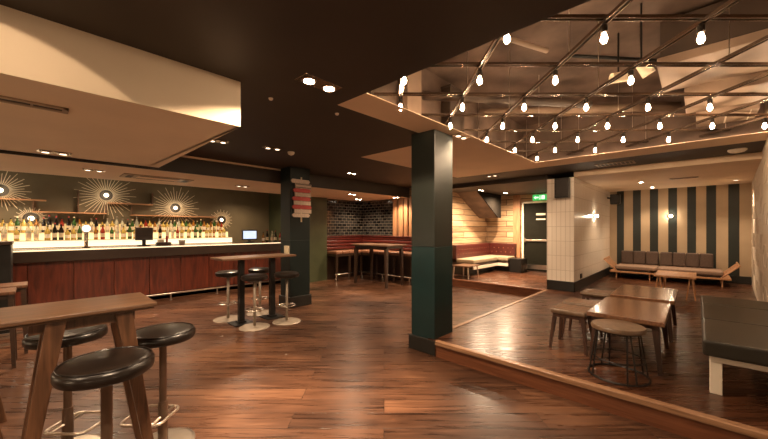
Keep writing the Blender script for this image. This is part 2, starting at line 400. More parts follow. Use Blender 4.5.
# direction boards
t = thing('direction_sign', 'stack of red and pale pointed boards hung on the pillar beside the bar', 'sign', (3.42, 5.385, 0))
zz = 2.37; specs = [('sign_white', .2, -.03), ('sign_white', .17, .03), ('sign_red', .19, .0), ('sign_white', .17, .02), ('sign_red', .2, -.01), ('sign_white', .18, .01), ('sign_red', .21, .0), ('sign_white', .18, .02), ('sign_white', .19, -.02)]
MB().box(-.012, .012, -.012, .012, 1.58, 2.42).done('post', 'ivory', t)
for i, (m, w, dx) in enumerate(specs):
    h = .07 if i != 1 else .085
    b = MB().prism([(dx - w, zz - h / 2), (dx - w + .03, zz), (dx + w - .03, zz), (dx + w, zz - h / 2), (dx + w - .03, zz - h), (dx - w + .03, zz - h)] if i % 2 == 0 else [(dx - w, zz), (dx + w, zz), (dx + w, zz - h), (dx - w, zz - h)], 'Y', -.035, -.013).done('board', m, t)
    if i == 1:
        MB().box(dx - w + .01, dx + w - .01, -.038, -.035, zz - h + .008, zz - h + .02).box(dx - w + .01, dx + w - .01, -.038, -.035, zz - .02, zz - .008).done('border', 'sign_dark', b)
    zz -= h + .007
tag(MB().box(3.17, 3.2, 5.43, 5.57, .96, 1.14).done('wall_plate', 'ivory', bevel=.004), 'pale rectangular plate on the side of the pillar by the bar end', 'wall plate')

# ------------------------------------------------------------------ bar
t = thing('bar_counter', 'long mahogany fronted bar counter with a lit top edge', 'bar counter', (2.0, 8.35, 0))
x0, x1 = -4.9, 2.94                                # local
n = 14
for i in range(n):
    a = x0 + (x1 - x0) * i / n; b = x0 + (x1 - x0) * (i + 1) / n
    MB().box(a + .004, b - .004, -.3, -.27, .12, .89).done('front_panel', 'barpanel', t, bevel=.004)
MB().box(x0, x1, -.27, .25, 0, .89).done('carcass', 'darkwood', t)
MB().box(x0, x1, -.27, -.24, 0, .12).done('plinth', 'skirt', t)
MB().box(x0, x1, -.36, .25, .89, 1.075).done('top_band', 'barband', t, bevel=.006)
MB().box(x0, x1, -.37, .3, 1.075, 1.1).done('counter_top', 'bartopdark', t, bevel=.005)
MB().box(x0, x1, -.378, -.37, 1.076, 1.096).done('light_strip', 'ledstrip', t)
r = MB().bar((x0, -.52, .13), (x1, -.52, .13), .018).done('foot_rail', 'steel', t, smooth=True)
for i in range(9):
    xx = x0 + .3 + i * .9
    MB().bar((xx, -.52, 0), (xx, -.52, .13), .016).bar((xx, -.52, 0), (xx, -.52, .01), .04).done('rail_post', 'steel', t)

t = thing('back_bar', 'stepped back bar with glowing white risers under the bottles', 'back bar', (.7, 9.25, 0))
MB().box(-3.6, 2.95, -.3, .34, 0, 1.08).done('base_cabinet', 'darkwood', t)
MB().box(-3.6, 2.95, -.28, .34, 1.08, 1.1).done('work_top', 'bartop', t)
MB().box(-3.6, 2.9, -.24, .34, 1.1, 1.22).done('lower_riser', 'led', t)
MB().box(-3.6, 2.9, -.25, .34, 1.22, 1.232).done('lower_ledge', 'ivory', t)
MB().box(-3.6, 2.9, .04, .34, 1.232, 1.37).done('upper_riser', 'ledlow', t)
MB().box(-3.6, 2.9, .03, .34, 1.37, 1.382).done('upper_ledge', 'ivory', t)
MB().box(-3.6, 2.9, .3, .335, 1.382, 1.56).done('added_glow_panel', 'wallglow', t)  # added glowing sheet, imitates light falling on the wall behind the bottles
MB().box(-3.6, 2.9, .29, .34, 1.56, 1.57).done('panel_cap', 'oak', t)

# bottles: kinds x tiers
GL = {}
def glass(name, col, rough=.08, tr=.0):
    m = simple(name, col, rough, 0, .1, 10)
    b = m.node_tree.nodes['Principled BSDF']
    if tr: b.inputs['Transmission Weight'].default_value = tr
    return m
kinds = {
 'dark': ((.012, .009, .007), .0, 'near black', .33), 'green': ((.05, .12, .03), .3, 'green', .3), 'amber': ((.42, .17, .03), .4, 'amber', .29),
 'clear': ((.75, .72, .55), .6, 'clear', .31), 'gold': ((.6, .42, .1), .3, 'golden', .27), 'red': ((.35, .04, .02), .2, 'red', .3)}
protos = {}
for k, (col, tr, word, h) in kinds.items():
    g = glass('bottle_glass_' + k, col, .08, tr)
    t = thing('bottle', '', 'bottle', (0, 0, 0), 0)
    r = .036 if k != 'gold' else .042
    o = MB().lathe([(r * .9, 0), (r, .006), (r, h * .55), (r * .8, h * .66), (.014, h * .76), (.012, h * .93), (.014, h * .94)], 12).done('glass_body', g, t); smooth_by_angle(o)
    MB().lathe([(.015, h * .92), (.015, h)], 10).done('cap', {'dark': 'sign_red', 'green': 'gold', 'amber': 'black', 'clear': 'steel', 'gold': 'darkwood', 'red': 'black'}[k], t)
    MB().lathe([(r + .0012, h * .16), (r + .0012, h * .42)], 12).done('paper_label', {'dark': 'ivory', 'green': 'ivory', 'amber': 'white', 'clear': 'sign_white', 'gold': 'white', 'red': 'ivory'}[k], t)
    protos[k] = t
used = {}
cnt = {}
ordw = lambda n: {1: 'first', 2: 'second', 3: 'third', 4: 'fourth', 5: 'fifth', 6: 'sixth', 7: 'seventh', 8: 'eighth', 9: 'ninth', 10: 'tenth', 11: 'eleventh', 12: 'twelfth'}.get(n, ('%d%s' % (n, 'th' if 10 <= n % 100 <= 20 else {1: 'st', 2: 'nd', 3: 'rd'}.get(n % 10, 'th'))))
def bottle(kind, x, y, z, where, group):
    cnt[(kind, where)] = cnt.get((kind, where), 0) + 1
    lab = '%s bottle on %s, %s of its colour from the left' % (kinds[kind][2], where, ordw(cnt[(kind, where)]))
    if kind not in used:
        o = protos[kind]; o.location = (x, y, z); used[kind] = 1
    else: o = dup(protos[kind], (x, y, z))
    o['label'] = lab; o['group'] = group
    s = random.uniform(.9, 1.08); o.scale = (s, s, s * random.uniform(.95, 1.08))
def pick(x, tier):
    w = dict(dark=.8, green=1, amber=1.4, clear=2.6, gold=2.2, red=.4)
    if .2 < x < 1.0: w['dark'] = 5; w['red'] = 1.2
    if 2.2 < x < 2.9: w['green'] = 3
    if x > 3: w['amber'] = 4
    return random.choices(list(w), list(w.values()))[0]
x = -.95
while x < 3.5:
    bottle(pick(x, 1), x, 9.46, 1.382, 'the upper back bar ledge', 'bottles on the upper back bar ledge'); x += random.choice((.08, .084, .088, .1))
x = -.95
while x < 3.5:
    if not (1.85 < x < 1.95): bottle(pick(x, 0), x, 9.14, 1.232, 'the lower back bar ledge', 'bottles on the lower back bar ledge')
    x += random.choice((.09, .1, .11, .15))
for i, (x, y, k) in enumerate([(4.12, 8.3, 'amber'), (4.24, 8.32, 'dark'), (4.36, 8.28, 'clear'), (4.48, 8.33, 'dark'), (4.6, 8.29, 'red'), (4.72, 8.31, 'dark')]):
    bottle(k, x, y, 1.1, 'the bar end', 'bottles on the bar counter end')

# bar top things
t = thing('beer_tap', 'slim steel beer tap with a round glowing lens on the bar', 'beer tap', (.64, 8.25, 1.1))
MB().lathe([(.06, 0), (.06, .015), (.028, .02), (.028, .3)], 16).done('column', 'bronze', t)
MB().bar((0, -.035, .36), (0, .03, .36), .075, .075, 20).done('font_badge', 'steel', t)
MB().bar((0, -.042, .36), (0, -.035, .36), .06, .06, 20).done('lens', 'tapglow', t)
MB().bar((0, -.02, .2), (0, -.1, .17), .012).bar((0, -.1, .175), (0, -.1, .13), .01).done('spout', 'steel', t)
t = thing('till_terminal', 'dark till terminal with its back to the room on the bar', 'till', (1.52, 8.22, 1.1))
MB().box(-.1, .1, -.07, .1, 0, .02).done('base', 'black', t, bevel=.005)
MB().box(-.03, .03, -.01, .03, .02, .16).done('stand', 'black', t)
MB().box(-.15, .15, -.03, .01, .12, .38).done('monitor', 'darkwood', t, bevel=.01)
t = thing('till_screen', 'till on the bar with a glowing pale blue screen near the pillar', 'till', (3.78, 8.36, 1.1))
MB().box(-.1, .1, -.06, .1, 0, .03).done('base', 'black', t, bevel=.005)
MB().box(-.03, .03, .0, .04, .03, .12).done('stand', 'black', t)
h = MB().box(-.2, .2, -.02, .02, .07, .33).done('housing', 'black', t, bevel=.008)
MB().box(-.17, .17, -.026, -.02, .1, .3).done('display', 'screen', h)
t = thing('bar_caddy', 'low dark caddy of napkins and straws beside the dark till', 'caddy', (1.86, 8.22, 1.1))
MB().box(-.13, .13, -.07, .07, 0, .07).done('tray', 'darkwood', t, bevel=.006)
MB().box(-.1, 0, -.05, .05, .07, .13).done('napkins', 'ivory', t)
MB().bar((.06, 0, .07), (.065, .01, .2), .02, .025).done('straws', 'sign_red', t)
t = thing('ice_bucket', 'small steel bucket on the bar right of the caddy', 'bucket', (2.2, 8.2, 1.1))
o = MB().lathe([(.05, 0), (.065, .1), (.068, .1)], 18).done('bucket_body', 'steel', t); smooth_by_angle(o)
MB().tube([(.066 * math.cos(a), .066 * math.sin(a), .1) for a in [i * PI / 9 for i in range(18)]], .004, True, 6).done('rim', 'chrome', t)

# sunburst wall lamps
def sunburst(x, z, r, label, lit=True):
    t = thing('sunburst_lamp', label, 'wall lamp', (x, 9.6, z), 0, 'sunburst lamps on the bar wall')
    MB().bar((0, 0, 0), (0, -.07, 0), .05, .05, 16).done('wall_mount', 'bronze', t)
    o = MB().bar((0, -.07, 0), (0, -.085, 0), .115, .115, 28).done('ring', 'ringmetal', t)
    o = MB().bar((0, -.085, 0), (0, -.1, 0), .045, .04, 20).done('lamp', 'sunlamp', t)
    me = None
    for i in range(38):
        a = 2 * PI * i / 38; rr = r * (1, .8)[i % 2] * random.uniform(.93, 1)
        if me is None:
            p = MB().bar((.1, 0, 0), (1, 0, 0), .008, .0055, 6).done('rod', 'gold', t); me = p
            p0 = p
        else:
            p = p0.copy(); C.objects.link(p)
        p.location = (0, -.075, 0); p.rotation_euler = (0, -a, 0); p.scale = (rr, 1, 1)
    if lit: light('POINT', 'sunburst_glow', (x, 9.25, z), 2.2, (1, .84, .62), shadow_soft_size=.05)
    return t
sunburst(-.47, 2.18, .42, 'starburst wall lamp cut by the left edge of the photo above the bar')
sunburst(1.07, 2.2, .56, 'starburst wall lamp of gold rods above the middle of the bar')
sunburst(2.41, 1.98, .56, 'starburst wall lamp rightmost of the three bright ones, above the long low shelf')
sunburst(-.07, 1.66, .235, 'low starburst wall lamp half hidden behind bottles at the left of the bar')
sunburst(3.52, 1.7, .3, 'faint starburst wall lamp near the glowing till screen', False)
# staggered wall shelves
def shelf(x0, x1, z, ups, label):
    t = thing('wall_shelf', label, 'shelf', (x0, 9.6, z), 0, 'staggered shelves on the bar wall')
    MB().box(0, x1 - x0, -.16, 0, -.012, .012).done('board', 'ply', t)
    for u, h in ups: MB().box(u - x0 - .01, u - x0 + .01, -.16, 0, .012, h).done('upright', 'oak', t)
shelf(-1.6, .14, 2.02, [], 'high narrow shelf at the far left of the bar wall')
shelf(-.06, 1.07, 1.79, [(-.04, .2), (.61, .48), (1.06, .2)], 'low shelf with three uprights under the middle starburst lamp')
shelf(1.09, 1.93, 2.03, [(1.92, .28)], 'short high shelf just right of the middle starburst lamp')
shelf(1.5, 3.36, 1.77, [(1.52, .22)], 'longest low shelf under the right starburst lamp')

# ------------------------------------------------------------------ foreground bar table and stools
def poseur(name, label, loc, L, W, H, group, splay=.09, ext=0.):
    t = thing(name, label, 'table', loc, 0, group)
    MB().prism([(-L / 2 - ext, -W / 2), (L / 2, -W / 2), (L / 2, W / 2), (-L / 2 - ext, W / 2)], 'Z', H - .02, H).prism([(-L / 2 - ext + .012, -W / 2 + .012), (L / 2 - .012, -W / 2 + .012), (L / 2 - .012, W / 2 - .012), (-L / 2 - ext + .012, W / 2 - .012)], 'Z', H - .032, H - .02).done('table_top', 'oak', t, bevel=.004)
    for a in (-W / 2 + .06, W / 2 - .08): MB().box(-L / 2 + .09, L / 2 - .09, a, a + .02, H - .085, H - .032).done('apron', 'oakleg', t)
    for sx in (-1, 1):
        for sy in (-1, 1):
            q = .04 if sx < 0 else 0
            MB().taper((sx * (L / 2 - .14 + splay) + q, sy * (W / 2 - .06 + .02), 0), (sx * (L / 2 - .14) + q, sy * (W / 2 - .06), H - .032), .036, .034, .072, .055).done('leg', 'oakleg', t, bevel=.004)
    return t
poseur('high_table', 'high oak table with splayed legs in the left foreground', (.17, 2.35, 0), .57, .43, 1.05, 'high oak tables', .15, .06)
poseur('high_table', 'high oak table of which only one splayed foot shows at the left edge', (-.44, 3.62, 0), .46, .43, 1.05, 'high oak tables', .18)

def round_rect(a, b, r, z, n=6):
    pts = []
    for cx_, cy_, s0 in ((a - r, b - r, 0), (-a + r, b - r, 1), (-a + r, -b + r, 2), (a - r, -b + r, 3)):
        for i in range(n + 1):
            an = (s0 + i / n) * PI / 2; pts.append((cx_ + r * math.cos(an), cy_ + r * math.sin(an), z))
    return pts
def padded_stool(label, loc, rz, H=.8, r=.2):
    t = thing('bar_stool', label, 'stool', loc, rz, 'padded bar stools at the foreground table')
    o = MB().lathe([(r - .03, H - .066), (r - .006, H - .062), (r, H - .05), (r, H - .02), (r - .012, H - .006), (r - .04, H), (.001, H + .006)], 40).done('seat', 'leather', t); smooth_by_angle(o, 50)
    o.data.update()
    o2 = MB().tube([((r - .012) * math.cos(2 * PI * i / 40), (r - .012) * math.sin(2 * PI * i / 40), H - .004) for i in range(40)], .004, True, 6).done('piping', 'leather', o)
    MB().lathe([(.09, H - .085), (.11, H - .066)], 20).done('seat_plate', 'black', t)
    MB().lathe([(.022, .3), (.022, H - .09)], 18).done('post_sleeve', 'postmetal', t, smooth=False)
    MB().lathe([(.03, .012), (.028, .3)], 18).done('lower_post', 'postmetal', t)
    MB().lathe([(.19, 0), (.19, .008), (.17, .014), (.03, .02)], 36).done('base', 'steel', t)
    MB().tube([(p[0] + .08, p[1], p[2]) for p in round_rect(.13, .12, .05, .2)], .009, True, 8).bar((0, -.12, .2), (0, .12, .2), .008).done('foot_rest', 'steel', t, smooth=True)
    return t
padded_stool('nearest round black padded bar stool, tucked under the front of the oak table', (.222, 1.96, 0), .0, .855, .181)
padded_stool('round black padded bar stool at the right end of the oak table', (.585, 2.6, 0), AZ + PI / 2, .775, .19)
padded_stool('round black padded bar stool behind the oak table, seen past its legs', (.14, 2.95, 0), AZ - PI / 2)

# things at the far left by the bar
t = thing('service_stand', 'dark box stand in front of the bar at the left edge', 'stand', (-.55, 6.85, 0))
MB().box(-.32, .32, -.25, .25, .06, 1.24).done('stand_body', 'black', t, bevel=.008)
MB().box(-.33, .33, -.26, .26, 1.24, 1.28).done('stand_top', 'darkwood', t, bevel=.006)
MB().box(-.3, .3, -.23, .23, 0, .06).done('plinth', 'skirt', t)
def wood_stool(label, loc, rz, s=.19, H=.8):
    t = thing('wooden_stool', label, 'stool', loc, rz, 'square wooden stools at the left')
    MB().box(-s, s, -s, s, H - .035, H).done('seat', 'oakleg', t, bevel=.008)
    MB().box(-s + .03, s - .03, -s + .03, s - .03, H - .08, H - .035).done('seat_frame', 'darkwood', t)
    for sx in (-1, 1):
        for sy in (-1, 1): MB().taper((sx * (s - .01), sy * (s - .01), 0), (sx * (s - .035), sy * (s - .035), H - .035), .03, .03, .04, .04).done('leg', 'darkwood', t)
    for sy in (-1, 1): MB().box(-s + .03, s - .03, sy * (s - .02) - .01, sy * (s - .02) + .01, .24, .265).done('stretcher', 'steel', t)
    for sx in (-1, 1): MB().box(sx * (s - .02) - .01, sx * (s - .02) + .01, -s + .03, s - .03, .34, .365).done('stretcher', 'darkwood', t)
    return t
wood_stool('square wooden high stool by the dark stand at the left edge, the farther of two', (-.26, 5.85, 0), 0)
wood_stool('square wooden high stool by the dark stand at the left edge, the nearer of two', (-.34, 5.35, 0), 0)

# ------------------------------------------------------------------ table with four disc stools
t = thing('bar_table', 'high rectangular table on two black posts by the bar', 'table', (2.4, 5.09, 0))
MB().box(-.6, .58, -.25, .23, .995, 1.025).done('table_top', 'oak', t, bevel=.004)
for px in (-.23, .28):
    MB().box(px - .04, px + .04, -.04, .04, .03, .995).done('post', 'black', t, bevel=.004)
    MB().box(px - .15, px + .15, -.16, .16, 0, .015).box(px - .06, px + .06, -.06, .06, .015, .04).done('base_plate', 'black', t, bevel=.004)
def disc_stool(label, loc):
    t = thing('disc_stool', label, 'stool', loc, 0, 'disc based stools at the bar table')
    o = MB().lathe([(.15, .7), (.18, .705), (.19, .725), (.185, .76), (.15, .775), (.001, .778)], 32).done('seat', 'leather', t); smooth_by_angle(o, 50)
    MB().lathe([(.1, .68), (.14, .7)], 20).done('seat_plate', 'black', t)
    MB().bar((0, 0, .02), (0, 0, .68), .02, .02, 16).done('post', 'palemetal', t, smooth=True)
    MB().lathe([(.215, 0), (.215, .006), (.2, .014), (.03, .024)], 36).done('base', 'palemetal', t)
    MB().tube([(.13 * math.cos(2 * PI * i / 24), .13 * math.sin(2 * PI * i / 24), .26) for i in range(24)], .009, True, 8).bar((-.13, 0, .26), (.13, 0, .26), .007).done('foot_ring', 'chrome', t, smooth=True)
    return t
S0 = disc_stool('black round stool on a disc base, near left of the two posted table', (2.22, 4.74, 0))
dup(S0, (2.7, 4.66, 0), None, 'black round stool on a disc base, near right beside the sign pillar')
dup(S0, (2.12, 5.46, 0), None, 'black round stool on a disc base, far left on the bar side of the table')
dup(S0, (2.65, 5.46, 0), None, 'black round stool on a disc base, far side, mostly hidden behind the posts')

# ------------------------------------------------------------------ tiled corner: high banquette and table
t = thing('high_banquette', 'high corner banquette with ribbed oxblood back against black tiles', 'banquette', (7.2, 7.8, 0))
for i in range(4):
    z = .84 + i * .095
    MB().box(-1.5, -.02, -.14, -.02, z, z + .09).box(-.14, -.02, -2.5, -.14, z, z + .09).done('back_roll', 'redleather', t, bevel=.03, seg=3)
MB().box(-1.5, -.02, -.16, -.02, 1.22, 1.245).box(-.16, -.02, -2.5, -.16, 1.22, 1.245).done('top_rail', 'redleather', t, bevel=.006)
for i in range(4):
    MB().box(-1.5 + i * .235, -1.5 + (i + 1) * .235 - .006, -.58, -.14, .74, .83).done('seat_cushion', 'brownseat', t, bevel=.03, seg=3)
for i in range(5):
    MB().box(-.58, -.14, -2.5 + i * .4, -2.5 + (i + 1) * .4 - .006, .74, .83).done('seat_cushion', 'brownseat', t, bevel=.03, seg=3)
MB().box(-1.5, -.02, -.56, -.02, .68, .74).box(-.56, -.02, -2.5, -.56, .68, .74).done('seat_frame', 'darkwood', t)
for x, y in ((-1.46, -.54), (-1.0, -.54), (-.54, -.54), (-.54, -1.2), (-.54, -1.85), (-.54, -2.46)):
    MB().box(x - .025, x + .025, y - .025, y + .025, 0, .68).done('leg', 'darkwood', t)
MB().box(-1.5, -.02, -.1, -.02, 0, .84).box(-.1, -.02, -2.5, -.1, 0, .84).done('back_panel', 'darkwood', t)
MB().bar((-1.6, -.64, .2), (-.62, -.64, .2), .02).bar((-.62, -.64, .2), (-.62, -2.5, .2), .02).done('foot_rail', 'chrome', t, smooth=True)
for x, y in ((-1.55, -.64), (-1.1, -.64), (-.62, -.66), (-.62, -1.5), (-.62, -2.45)): MB().bar((x, y, 0), (x, y, .2), .015).done('rail_post', 'chrome', t)

t = thing('tall_table', 'tall dark table with four straight legs in front of the tiled corner', 'table', (6.2, 6.1, 0))
MB().box(-.36, .36, -.68, .66, 1.02, 1.055).done('table_top', 'oak', t, bevel=.004)
MB().box(-.3, .3, -.6, .58, .95, 1.02).done('apron', 'darkwood', t)
for x in (-.28, .28):
    for y in (-.56, .54): MB().taper((x * 1.08, y * 1.04, 0), (x, y, .95), .05, .05, .08, .08).done('leg', 'darkwood', t)
# ------------------------------------------------------------------ raised corner with the buttoned sofa
t = thing('corner_sofa', 'buttoned oxblood corner sofa with beige seats against pale planks', 'sofa', (10.3, 5.06, P0))
MB().box(-2.2, -.02, -.16, -.02, .42, .82).box(-.16, -.02, -1.0, -.16, .42, .82).done('backrest', 'redbutton', t, bevel=.03, seg=3)
btn = MB()
for i in range(14):
    for j in range(2): btn.bar((-2.1 + i * .15 + j * .075, -.158, .55 + j * .13), (-2.1 + i * .15 + j * .075, -.172, .55 + j * .13), .014, .008, 8)
for i in range(5):
    for j in range(2): btn.bar((-.158, -.25 - i * .15 - j * .075, .55 + j * .13), (-.172, -.25 - i * .15 - j * .075, .55 + j * .13), .014, .008, 8)
btn.done('buttons', 'brownseat', t)
MB().box(-2.2, -.72, -.7, -.16, .33, .44).done('seat_cushion', 'beigeleather', t, bevel=.03, seg=3)
MB().box(-.7, -.16, -1.0, -.16, .33, .44).done('seat_cushion', 'beigeleather', t, bevel=.03, seg=3)
MB().box(-2.2, -.02, -.66, -.02, .2, .33).box(-.66, -.02, -1.0, -.66, .2, .33).done('base_frame', 'darkwood', t)
MB().box(-2.2, -.68, -.7, -.67, .17, .25).box(-.7, -.67, -1.0, -.67, .17, .25).done('pale_rail', 'white', t)
MB().box(-2.2, -.02, -.5, -.02, 0, .2).box(-.5, -.02, -1.0, -.5, 0, .2).done('plinth', 'skirt', t)
tag(MB().box(9.62, 10.1, 3.68, 4.02, P0, P0 + .4).done('side_block', 'black', bevel=.01), 'black cube table at the end of the buttoned corner sofa', 'side table')
t = thing('low_stool_table', 'small low dark table in front of the corner sofa', 'table', (7.75, 4.4, P0))
MB().box(-.3, .3, -.25, .25, .3, .33).done('table_top', 'oak', t, bevel=.005)
for x in (-.24, .24):
    for y in (-.2, .2): MB().bar((x * 1.1, y * 1.1, 0), (x, y, .3), .014, .02).done('leg', 'steel', t)
# stair soffit (underside grey, flank dark)
so = MB().prism([(8.4, 2.5), (9.9, 2.5), (9.9, 1.8), (9.75, 1.8)], 'Y', 4.44, 5.06).done('ceiling_stair', 'void'); struct(so)
struct(MB().prism([(8.43, 2.5), (9.91, 2.5), (9.91, 1.79), (9.74, 1.79)], 'Y', 4.41, 4.44).done('trim_9', 'matt_black'))
# door
t = thing('door_1', 'dark fire door with a push bar in a pale frame beyond the tiled column', 'door', (10.3, 3.44, P0)); t['kind'] = 'structure'
del t['category']
MB().box(.02, .06, -.42, .42, .02, 2.05).done('door_leaf', 'doorpaint', t, bevel=.004)
MB().box(-.02, .1, .42, .47, 0, 2.1).box(-.02, .1, -.47, -.42, 0, 2.1).box(-.02, .1, -.47, .47, 2.05, 2.1).done('door_frame', 'white', t, bevel=.004)
MB().box(-.02, .02, -.4, .4, .9, .95).box(-.04, .02, .36, .42, .87, .99).done('push_bar', 'steel', t, bevel=.004)
MB().box(.012, .02, -.4, .4, .06, .2).done('kick_plate', 'steel', t)
MB().box(.012, .02, -.2, .06, 1.68, 1.74).box(.012, .02, -.2, .06, 1.54, 1.58).done('door_plate', 'white', t)
# exit sign
t = thing('exit_sign', 'green lit running man exit sign hung above the dark door', 'sign', (10.1, 3.33, 2.37))
MB().box(-.03, .03, -.19, .19, -.085, .085).done('light_box', 'exit', t, bevel=.004)
pg = MB()
pg.box(-.033, -.03, -.15, -.06, -.055, .055)
pg.prism([(.02, .02), (.1, .02), (.1, .05), (.16, 0), (.1, -.05), (.1, -.02), (.02, -.02)], 'X', -.033, -.03)
pg.box(-.033, -.03, -.04, .01, -.055, -.04).box(-.033, -.03, -.03, -.01, -.04, .03).bar((-.033, -.02, .045), (-.03, -.02, .045), .013, .013, 10)
pg.done('pictogram', 'exitwhite', t)
MB().bar((0, -.1, .085), (0, -.1, .13), .008).bar((0, .1, .085), (0, .1, .13), .008).done('hanger', 'steel', t)

# speakers, sconces, socket
t = thing('wall_speaker', 'black loudspeaker on the front of the white tiled column', 'speaker', (7.4, 1.98, 2.28))
MB().box(-.14, .0, -.13, .13, -.2, .2).done('cabinet', 'black', t, bevel=.01)
MB().box(-.15, -.14, -.11, .11, -.17, .17).done('grille', 'ventdark', t)
MB().box(0, .05, -.05, .05, -.06, .06).done('bracket', 'steel', t)
t = thing('corner_speaker', 'small black loudspeaker under the ceiling in the corner of the striped alcove', 'speaker', (10.85, 1.62, 2.27))
MB().box(-.13, .05, -.12, .1, -.15, .12).done('cabinet', 'black', t, bevel=.02)
MB().box(-.14, -.13, -.1, .08, -.12, .1).done('grille', 'ventdark', t)
MB().bar((0, .05, .0), (0, .18, .04), .02).done('bracket', 'black', t)
t = thing('wall_sconce', 'glowing wall light on the white tiled side wall', 'wall light', (9.24, 1.8, 1.76))
MB().bar((0, 0, 0), (0, -.02, 0), .05, .05, 16).done('mount', 'steel', t)
o = MB().lathe([(.001, -.032), (.023, -.025), (.032, 0), (.023, .025), (.001, .032)], 16, (0, -.06, 0)).done('globe', 'sconce', t, smooth=True)
t = thing('wall_sconce', 'glowing wall light on the striped wall above the grey cushions', 'wall light', (11.19, .49, 1.78))
MB().bar((0, 0, 0), (-.02, 0, 0), .05, .05, 16).done('mount', 'steel', t)
o = MB().lathe([(.001, -.032), (.023, -.025), (.032, 0), (.023, .025), (.001, .032)], 16, (-.06, 0, 0)).done('globe', 'sconce', t, smooth=True)
tag(MB().box(7.93, 8.07, 1.785, 1.8, .4, .5).done('wall_socket', 'black', bevel=.004), 'black socket plate low on the white tiled side wall', 'socket')

# ------------------------------------------------------------------ alcove sofas and coffee table
def daybed(label, loc, L, arm, n):
    t = thing('slatted_sofa', label, 'sofa', loc, 0, 'slatted sofas by the striped wall')
    # local: y along the wall, x towards the wall
    MB().box(-.45, .36, -L / 2, L / 2, .15, .19).done('frame', 'ply', t, bevel=.005)
    MB().box(-.44, .36, -L / 2 + (.12 if arm < 0 else 0), L / 2 - (.12 if arm > 0 else 0), .24, .33).done('seat_cushion', 'seatfabric', t, bevel=.025, seg=3)
    MB().box(-.4, .34, -L / 2 + .13, L / 2 - .13, .19, .24).done('under_frame', 'darkwood', t)
    c0, c1 = (-L / 2 + .26, L / 2 - .01) if arm < 0 else (-L / 2 + .01, L / 2 - .16)
    for i in range(n):
        a = c0 + (c1 - c0) * i / n
        MB().box(.2, .36, a + .002, a + (c1 - c0) / n - .002, .34, .68).done('back_cushion', 'greyfabric', t, bevel=.03, seg=3)
    for y in (-L / 2 + .14, L / 2 - .14):
        for x, dx in ((-.34, -.06), (.26, .04)): MB().bar((x + dx, y, 0), (x, y, .15), .013, .02).done('leg', 'ply', t)
    y0 = arm * (L / 2 - .16); y1 = arm * (L / 2 + .12)
    ar = MB().bar((-.44, y1, .47), (.3, y1, .5), .018, .018, 8).done('arm', 'ply', t)
    for k in range(6): MB().bar((-.43 + k * .13, y0, .19), (-.43 + k * .13, y1, .47 + k * .004), .016 if k == 0 else .01, .016 if k == 0 else .01, 6).done('slat', 'ply', ar)
    return t
daybed('brown grey slatted arm sofa left along the striped wall, touching the tiled side', (10.8, 1.19, P0), .96, 1, 3)
daybed('brown grey slatted arm sofa right along the striped wall, its timber arm showing', (10.78, .08, P0), 1.24, -1, 4)
t = thing('coffee_table', 'small light timber coffee table with V shaped legs before the striped alcove', 'table', (8.38, .3, P0))
MB().box(-.45, .45, -.29, .29, .385, .42).done('table_top', 'ply', t, bevel=.006)
for x in (-.36, .36):
    for y in (-.22, .22):
        for d in (-1, 1): MB().bar((x + .03 * (1 if x > 0 else -1), y + d * .06, 0), (x, y + d * .015, .385), .009, .014, 8).done('leg', 'ply', t)

# ------------------------------------------------------------------ low tables and stools on the platform
def low_table(label, loc, L, W, H):
    t = thing('low_table', label, 'table', loc, 0, 'low timber tables on the platform')
    MB().box(-L / 2, L / 2, -W / 2, W / 2, H - .042, H).done('table_top', 'lowtop', t, bevel=.006)
    MB().box(-L / 2 + .05, L / 2 - .05, -W / 2 + .04, W / 2 - .04, H - .08, H - .042).done('apron', 'lowleg', t)
    for sx in (-1, 1):
        for sy in (-1, 1):
            MB().taper((sx * (L / 2 - .045), sy * (W / 2 - .03), 0), (sx * (L / 2 - .1), sy * (W / 2 - .07), H - .042), .032, .032, .06, .055).done('leg', 'lowleg', t, bevel=.004)
    return t
low_table('nearer low dark timber table on the raised floor, round stool beside it', (4.17, .49, P0), .98, .58, .47)
low_table('farther low dark timber table on the raised floor, behind the first', (5.36, .48, P0), 1.0, .6, .47)
def square_stool(label, loc, s=.17, H=.42):
    t = thing('square_stool', label, 'stool', loc, 0, 'square stools by the low tables')
    se = MB().box(-s, s, -s, s, H - .055, H).done('seat', 'tan', t, bevel=.022, seg=3)
    b = MB()
    for i in (-1, 0, 1):
        b.box(-s + .02, s - .02, i * .085 - .003, i * .085 + .003, H - .001, H + .002).box(i * .085 - .003, i * .085 + .003, -s + .02, s - .02, H - .001, H + .002)
    b.done('stitching', 'brownseat', se)
    MB().box(-s + .02, s - .02, -s + .02, s - .02, H - .085, H - .055).done('seat_frame', 'lowleg', t)
    for sx in (-1, 1):
        for sy in (-1, 1): MB().taper((sx * (s + .0), sy * (s + .0), 0), (sx * (s - .04), sy * (s - .04), H - .055), .024, .024, .038, .038).done('leg', 'lowleg', t)
    return t
Q = square_stool('square tan stool beside the nearer low table, closest to the step', (3.98, .98, P0))
dup(Q, (4.42, .985, P0), None, 'square tan stool beside the nearer low table, second from the step')
dup(Q, (5.28, .99, P0), None, 'square tan stool beside the farther low table')
t = thing('wire_stool', 'round tan topped stool with black wire legs at the end of the nearer low table', 'stool', (3.48, .5, P0))
o = MB().lathe([(.18, .4), (.198, .405), (.2, .425), (.19, .438), (.001, .445)], 32).done('seat', 'tan', t); smooth_by_angle(o, 50)
MB().tube([(.17 * math.cos(2 * PI * i / 28), .17 * math.sin(2 * PI * i / 28), .395) for i in range(28)], .007, True, 6).done('top_ring', 'black', t)
MB().tube([(.22 * math.cos(2 * PI * i / 28), .22 * math.sin(2 * PI * i / 28), .008) for i in range(28)], .008, True, 6).done('floor_ring', 'black', t)
